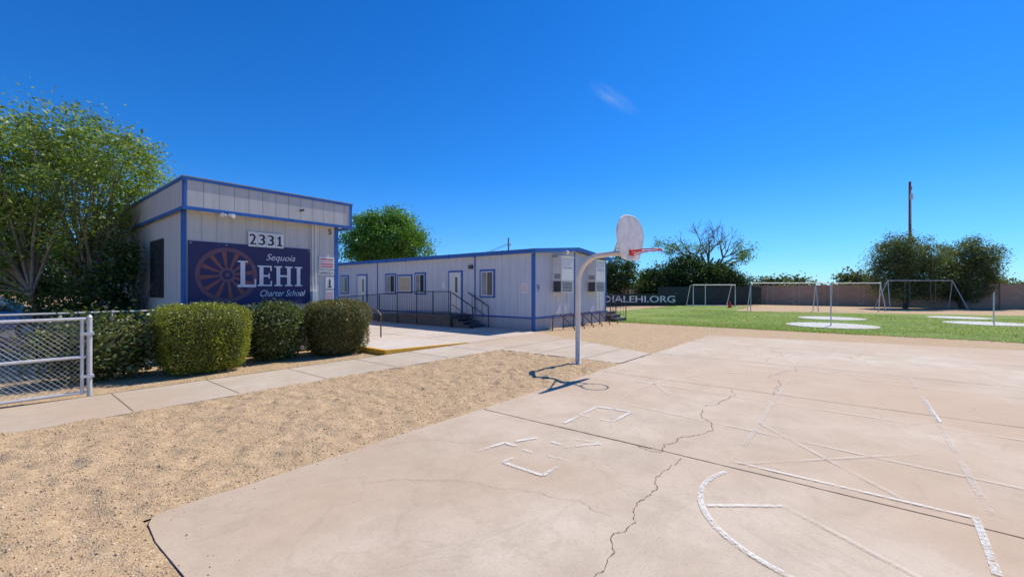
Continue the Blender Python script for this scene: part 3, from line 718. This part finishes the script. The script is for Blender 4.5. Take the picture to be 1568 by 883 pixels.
tree('ash_tree',-10.4,35,[(0,0,5.8,3.0,2.8,2.3),(-1.8,0,5.2,1.8,1.8,1.9),(1.9,0,5.0,1.7,1.8,1.7),(.2,0,7.2,1.8,1.7,1.0)],380,110,.36,.16,.085,L3,M['bark2'],35,(.2,2.5),1,40)
tree('background_tree',11.0,43,[(0,0,3.1,1.9,1.5,1.9),(-2,0,2.6,1.6,1.5,1.8)],190,90,.35,.17,.09,L2,M['bark2'],36,(.15,1),1,20)
tree('broadleaf_bush',20.0,46.5,[(-4,0,2.2,2.4,1.6,2.0),(-1,0,3.2,2.7,1.8,2.1),(2.2,-.3,2.6,2.6,1.8,2.0),(4.6,0,1.8,1.8,1.4,1.6),(-5.2,0,1.6,1.4,1.2,1.5)],560,110,.4,.18,.1,L2,M['bark2'],37,(.12,1),2,20)
tree('acacia_tree',33.6,36.3,[(0,0,4.4,2.3,2.2,1.9),(-1.2,0,3.0,1.6,1.5,1.8),(1.5,0,2.8,1.9,1.6,1.8),(0,0,1.7,2.2,1.6,1.2)],420,110,.34,.15,.055,L4,M['bark2'],38,(.14,1.5),2,36)
tree('acacia_tree',39.0,36.6,[(0,0,4.2,2.5,2.2,1.9),(1.2,0,2.8,1.7,1.6,1.7),(-1.4,0,2.5,1.9,1.5,1.6),(0,0,1.6,2.2,1.6,1.2)],420,110,.34,.15,.055,L4,M['bark2'],39,(.14,1.5),2,36)
e=parent_empty('bare_tree',22.2,48,court=False)
g=MB('trunk_and_limbs',e,origin=(0,0,0)); rb=random.Random(77); tips=[]
def br(p,d,L_,r,dep):
    p=Vector(p); q=p+d*L_*.5+Vector((rb.uniform(-.1,.1),0,rb.uniform(-.05,.15)))*L_; e2=q+(d+Vector((rb.uniform(-.3,.3),rb.uniform(-.3,.3),rb.uniform(-.1,.3)))).normalized()*L_*.5
    g.tube([p,q,e2],[r,r*.8,r*.6],M['dead'],5)
    if dep==0: tips.append(e2); return
    for _ in range(3 if dep>1 else 4):
        nd=(d+Vector((rb.uniform(-1,1),rb.uniform(-.6,.6),rb.uniform(-.35,.45)))).normalized()
        br(e2 if rb.random()<.6 else q,nd,L_*rb.uniform(.55,.8),r*.55,dep-1)
br((0,0,0),Vector((0,0,1)),3.2,.28,1) 
for dx in (-1.1,-.55,.1,.6,1.1): br((0,0,3.2),Vector((dx,rb.uniform(-.2,.2),.75)).normalized(),2.5,.15,4)
g.done()
rng=np.random.default_rng(5); tp=np.array([tuple(t) for t in tips if t.z<6.9 ]); P=(tp[rng.choice(len(tp),50)][:,None,:]+rng.normal(size=(50,60,3))*.35).reshape(-1,3)
q,f=leafquads(P,.17,.09,rng); np_mesh('foliage',q,f,[L3],par=e)
rng=np.random.default_rng(9); cl=[]
for X0 in np.arange(-160,230,3.2):
    Y0=rng.uniform(105,130); hh=rng.uniform(2.2,4.2); ww=rng.uniform(2.5,5.5)
    if rng.random()<.12: hh*=1.4
    cl.append(np.array([X0*1.1,Y0,hh*.5])+rng.normal(size=(320,3))*np.array([ww*.6,1,hh*.22]))
for X0,hh,ww in ((90,7.0,4.2),(93.5,6.0,3.2),(75,5.4,5),(68,5.2,4),(128,5,4)):
    cl.append(np.array([X0*1.05,118,hh*.55])+rng.normal(size=(1500,3))*np.array([ww*.5,1,hh*.2]))
P=np.concatenate(cl); P[:,2]=P[:,2].clip(.1,None); q,f=leafquads(P,.7,.45,rng); np_mesh('distant_trees',q,f,[L4])

# ------------------------------------------------------------ BLOCK WALL
m,nt,bs=newmat('block_wall_mat'); co=obj(nt)
s=N(nt,'ShaderNodeSeparateXYZ'); nt.links.new(co,s.inputs[0]); cb=N(nt,'ShaderNodeCombineXYZ'); nt.links.new(s.outputs[1],cb.inputs[0]); nt.links.new(s.outputs[2],cb.inputs[1])
bk=N(nt,'ShaderNodeTexBrick'); nt.links.new(cb.outputs[0],bk.inputs[0]); bk.inputs['Scale'].default_value=1; bk.inputs['Brick Width'].default_value=.4; bk.inputs['Row Height'].default_value=.2; bk.inputs['Mortar Size'].default_value=.008
bk.inputs['Color1'].default_value=(.50,.31,.21,1); bk.inputs['Color2'].default_value=(.56,.36,.25,1); bk.inputs['Mortar'].default_value=(.34,.24,.18,1)
nt.links.new(mix(nt,ramp(nt,noise(nt,co,.6,5),[(.4,(0,0,0)),(.7,(.5,.5,.5))]),bk.outputs[0],(.40,.27,.19)),bs.inputs['Base Color']); bs.inputs['Roughness'].default_value=.9
g=MB('block_wall',origin=(53,0,0)); g.box(53,53.2,-90,40,0,2.0,m); g.box(52.97,53.23,-90,40,2.001,2.06,m)
for b_ in np.arange(-88,40,6): g.box(52.9,53.3,b_,b_+.4,0,2.14,m)
g.done()

# ------------------------------------------------------------ FIELD OBJECTS
def wpar(name,X,Y,rot=0): return parent_empty(name,X,Y,court=False,rot=rot)
e=wpar('soccer_goal',19.3,40.5); g=MB('frame',e)
g.tube([(-2,0,0),(-2,0,2.05),(2,0,2.05),(2,0,0)],.05,M['white'],8)
for x in (-2,2): g.tube([(x,0,2.05),(x,.7,2.0),(x,1.6,.05),(x,0,.05)],.03,M['white'],6)
g.tube([(-2,1.6,.05),(2,1.6,.05)],.03,M['white'],6)
g.tube([(-.85,0,2.05),(-.85,0,0)],.035,M['white'],6)
g.done()
e=wpar('traffic_cone',19.3,37.6); g=MB('cone',e); g.box(-.22,.22,-.22,.22,0,.04,M['orange']); g.tube([(0,0,.04),(0,0,.62)],[.17,.03],M['orange'],16); g.done()
def swing(X0,X1,Y,h,nb,rot=0,sx=.0,sy=.7,seats=True):
    Xc=(X0+X1)/2; e=wpar('swing_set',Xc,Y,rot); g=MB('frame_and_swings',e); hw=(X1-X0)/2
    g.tube([(-hw,0,h),(hw,0,h)],.035,M['galv'],8)
    for i in range(nb+1):
        x=-hw+2*hw*i/nb
        for s_ in (-1,1): g.tube([(x,0,h),(x+(s_*.12)+(-sx if i==0 else (sx if i==nb else 0)),s_*sy,0)],.03,M['galv'],8)
    if seats:
      for i in range(nb):
        for t in (.3,.7):
            x=-hw+2*hw*(i+t)/nb
            for dx in (-.22,.22): g.tube([(x+dx,0,h),(x+dx,0,.55)],.006,M['galv'],4)
            g.box(x-.24,x+.24,-.1,.1,.52,.56,M['black'])
    g.done()
swing(17.9,27.6,31.8,2.1,2,0,.15,.45); swing(30.2,36.0,34.4,2.35,1,.1,.55,.8)
def pole(X,Y,h):
    e=wpar('tetherball_pole',X,Y); g=MB('post',e); g.tube([(0,0,0),(0,0,h)],.026,M['galv'],8); g.tube([(0,0,h),(.06,0,h+.05)],.018,M['galv'],6); g.tube([(.05,0,h),(.1,.02,h-.5)],.005,M['wire'],4); g.done()
pole(14.2,18.9,1.9); pole(22.7,20.0,1.45)
for X,Y,r in ((14.35,19.1,1.7),(17.9,23.8,1.55),(25.6,24.3,1.35),(22.6,20.2,1.5)):
    g=MB('concrete_disc',origin=(X,Y,0),world=True); g.prismz([(X+r*math.cos(t),Y+r*math.sin(t)) for t in np.linspace(0,2*math.pi,49)[:-1]],0,.03,M['disc']); g.done()
e=wpar('web_address_fence_banner',10,38.5); g=MB('windscreen',e)
g.box(-5.5,4.9,-.02,.0,.12,1.22,M['mesh']); 
for x in np.arange(-5.5,5,2.08): g.tube([(x,.05,0),(x,.05,1.3)],.02,M['galv'],6)
g.done()
for k_,off in enumerate((0,.03)): text(e,'SEQUOIALEHI.ORG',-4.6+off,4.75+off,.35,1.05,-.03-.002*k_,M['bwhite'],'web_lettering')
g=MB('dark_mesh_fence',world=True); g.box(14.9,25.5,43.4,43.43,.1,1.9,M['mesh']); g.done()
def upole(X,Y,h,r,rot=0,gear=True,arm=.7):
    e=wpar('utility_pole',X,Y,rot); g=MB('pole_and_crossarm',e); g.tube([(0,0,0),(0,0,h)],[r,r*.7],M['wood'],10)
    zt_=.14 if arm>.6 else .07
    g.box(-arm,arm,-.14,-.06,h-1.0,h-1.0+zt_,M['wood'])
    for x in (-.86,-.36,.43,.86): g.tube([(x*arm,-.1,h-1.0+zt_),(x*arm,-.1,h-.8+zt_)],.035,M['galv'],6)
    if gear:
        g.tube([(-.4,-.1,h-2.2),(-.4,-.1,h-1.5)],.14,M['galv'],10); g.box(-.3,0,-.1,-.04,h-1.9,h-1.8,M['galv'])
        g.tube([(-.3,-.05,h-5),(-.3,-.05,h-.9)],.025,M['galv'],5)
    g.done()
upole(46.9,50,14.3,.17,.9,True); upole(-.5,60,8.9,.13,.9,False,.4); upole(-11.5,64,7.0,.11,.9,False,.4)
g=MB('power_lines',world=True)
for dx in (-.3,0,.3):
    pts=[]
    for i in range(13):
        t=i/12; pts.append((-.5+dx-11*t,60+4*t,8.05-1.8*t-.8*math.sin(math.pi*t)))
    g.tube(pts,.016,M['black'],4)
g.done()

# ------------------------------------------------------------ LIGHT / SKY / CAMERA
el=math.radians(52.8); az=math.atan2(.731,.681)
sv=Vector((math.sin(az)*math.cos(el),math.cos(az)*math.cos(el),math.sin(el)))
ld=bpy.data.lights.new('sun','SUN'); ld.energy=5.0; ld.angle=math.radians(.53); ld.color=(1,.95,.85)
lo=bpy.data.objects.new('sun',ld); lo.rotation_euler=sv.to_track_quat('Z','Y').to_euler(); lo.location=(20,20,40); S.collection.objects.link(lo)
w=bpy.data.worlds.new('World'); S.world=w; w.use_nodes=True; nt=w.node_tree; bg=nt.nodes['Background']
sk=N(nt,'ShaderNodeTexSky'); sk.sky_type='NISHITA'; sk.sun_disc=False; sk.sun_elevation=el; sk.sun_rotation=az
sk.altitude=300; sk.air_density=1.0; sk.dust_density=.3; sk.ozone_density=2.0
tc=N(nt,'ShaderNodeTexCoord'); sx=N(nt,'ShaderNodeSeparateXYZ'); nt.links.new(tc.outputs['Generated'],sx.inputs[0])
tint=ramp(nt,sx.outputs[2],[(0,(.36,.68,1.14)),(.06,(.25,.60,1.06)),(.25,(.10,.51,1.03)),(.6,(.05,.46,1.02))])
col=mix(nt,1.0,sk.outputs[0],tint,'MULTIPLY')
vd=N(nt,'ShaderNodeVectorMath',operation='SUBTRACT'); nt.links.new(tc.outputs['Generated'],vd.inputs[0]); cdv=Vector((.24,1,.45)).normalized(); vd.inputs[1].default_value=cdv
mr=N(nt,'ShaderNodeMapping'); mr.inputs['Rotation'].default_value=(0,math.radians(-32),0); nt.links.new(vd.outputs[0],mr.inputs[0])
mp_=N(nt,'ShaderNodeMapping'); mp_.inputs['Scale'].default_value=(15,15,60); nt.links.new(mr.outputs[0],mp_.inputs[0])
# note: direction-space mask of a single faint cirrus wisp
ln=N(nt,'ShaderNodeVectorMath',operation='LENGTH'); nt.links.new(mp_.outputs[0],ln.inputs[0])
nz=noise(nt,mp_.outputs[0],1.3,6,.6)
cf=math_(nt,'MULTIPLY',ramp(nt,ln.outputs['Value'],[(.0,(1,1,1)),(1.0,(0,0,0))]),ramp(nt,nz,[(.35,(0,0,0)),(.85,(.5,.5,.5))]))
col=mix(nt,cf,col,(3.0,4.2,5.4))
nt.links.new(col,bg.inputs['Color']); bg.inputs['Strength'].default_value=.15
cd=bpy.data.cameras.new('camera'); cam=bpy.data.objects.new('camera',cd); S.collection.objects.link(cam)
cam.location=(0,0,1.65); cam.rotation_euler=(math.radians(90.1),0,0); cd.lens=14.92; cd.sensor_width=36; cd.clip_end=5000; cd.clip_start=.05
S.camera=cam
S.view_settings.view_transform='Standard'; S.view_settings.look='None'; S.view_settings.exposure=0
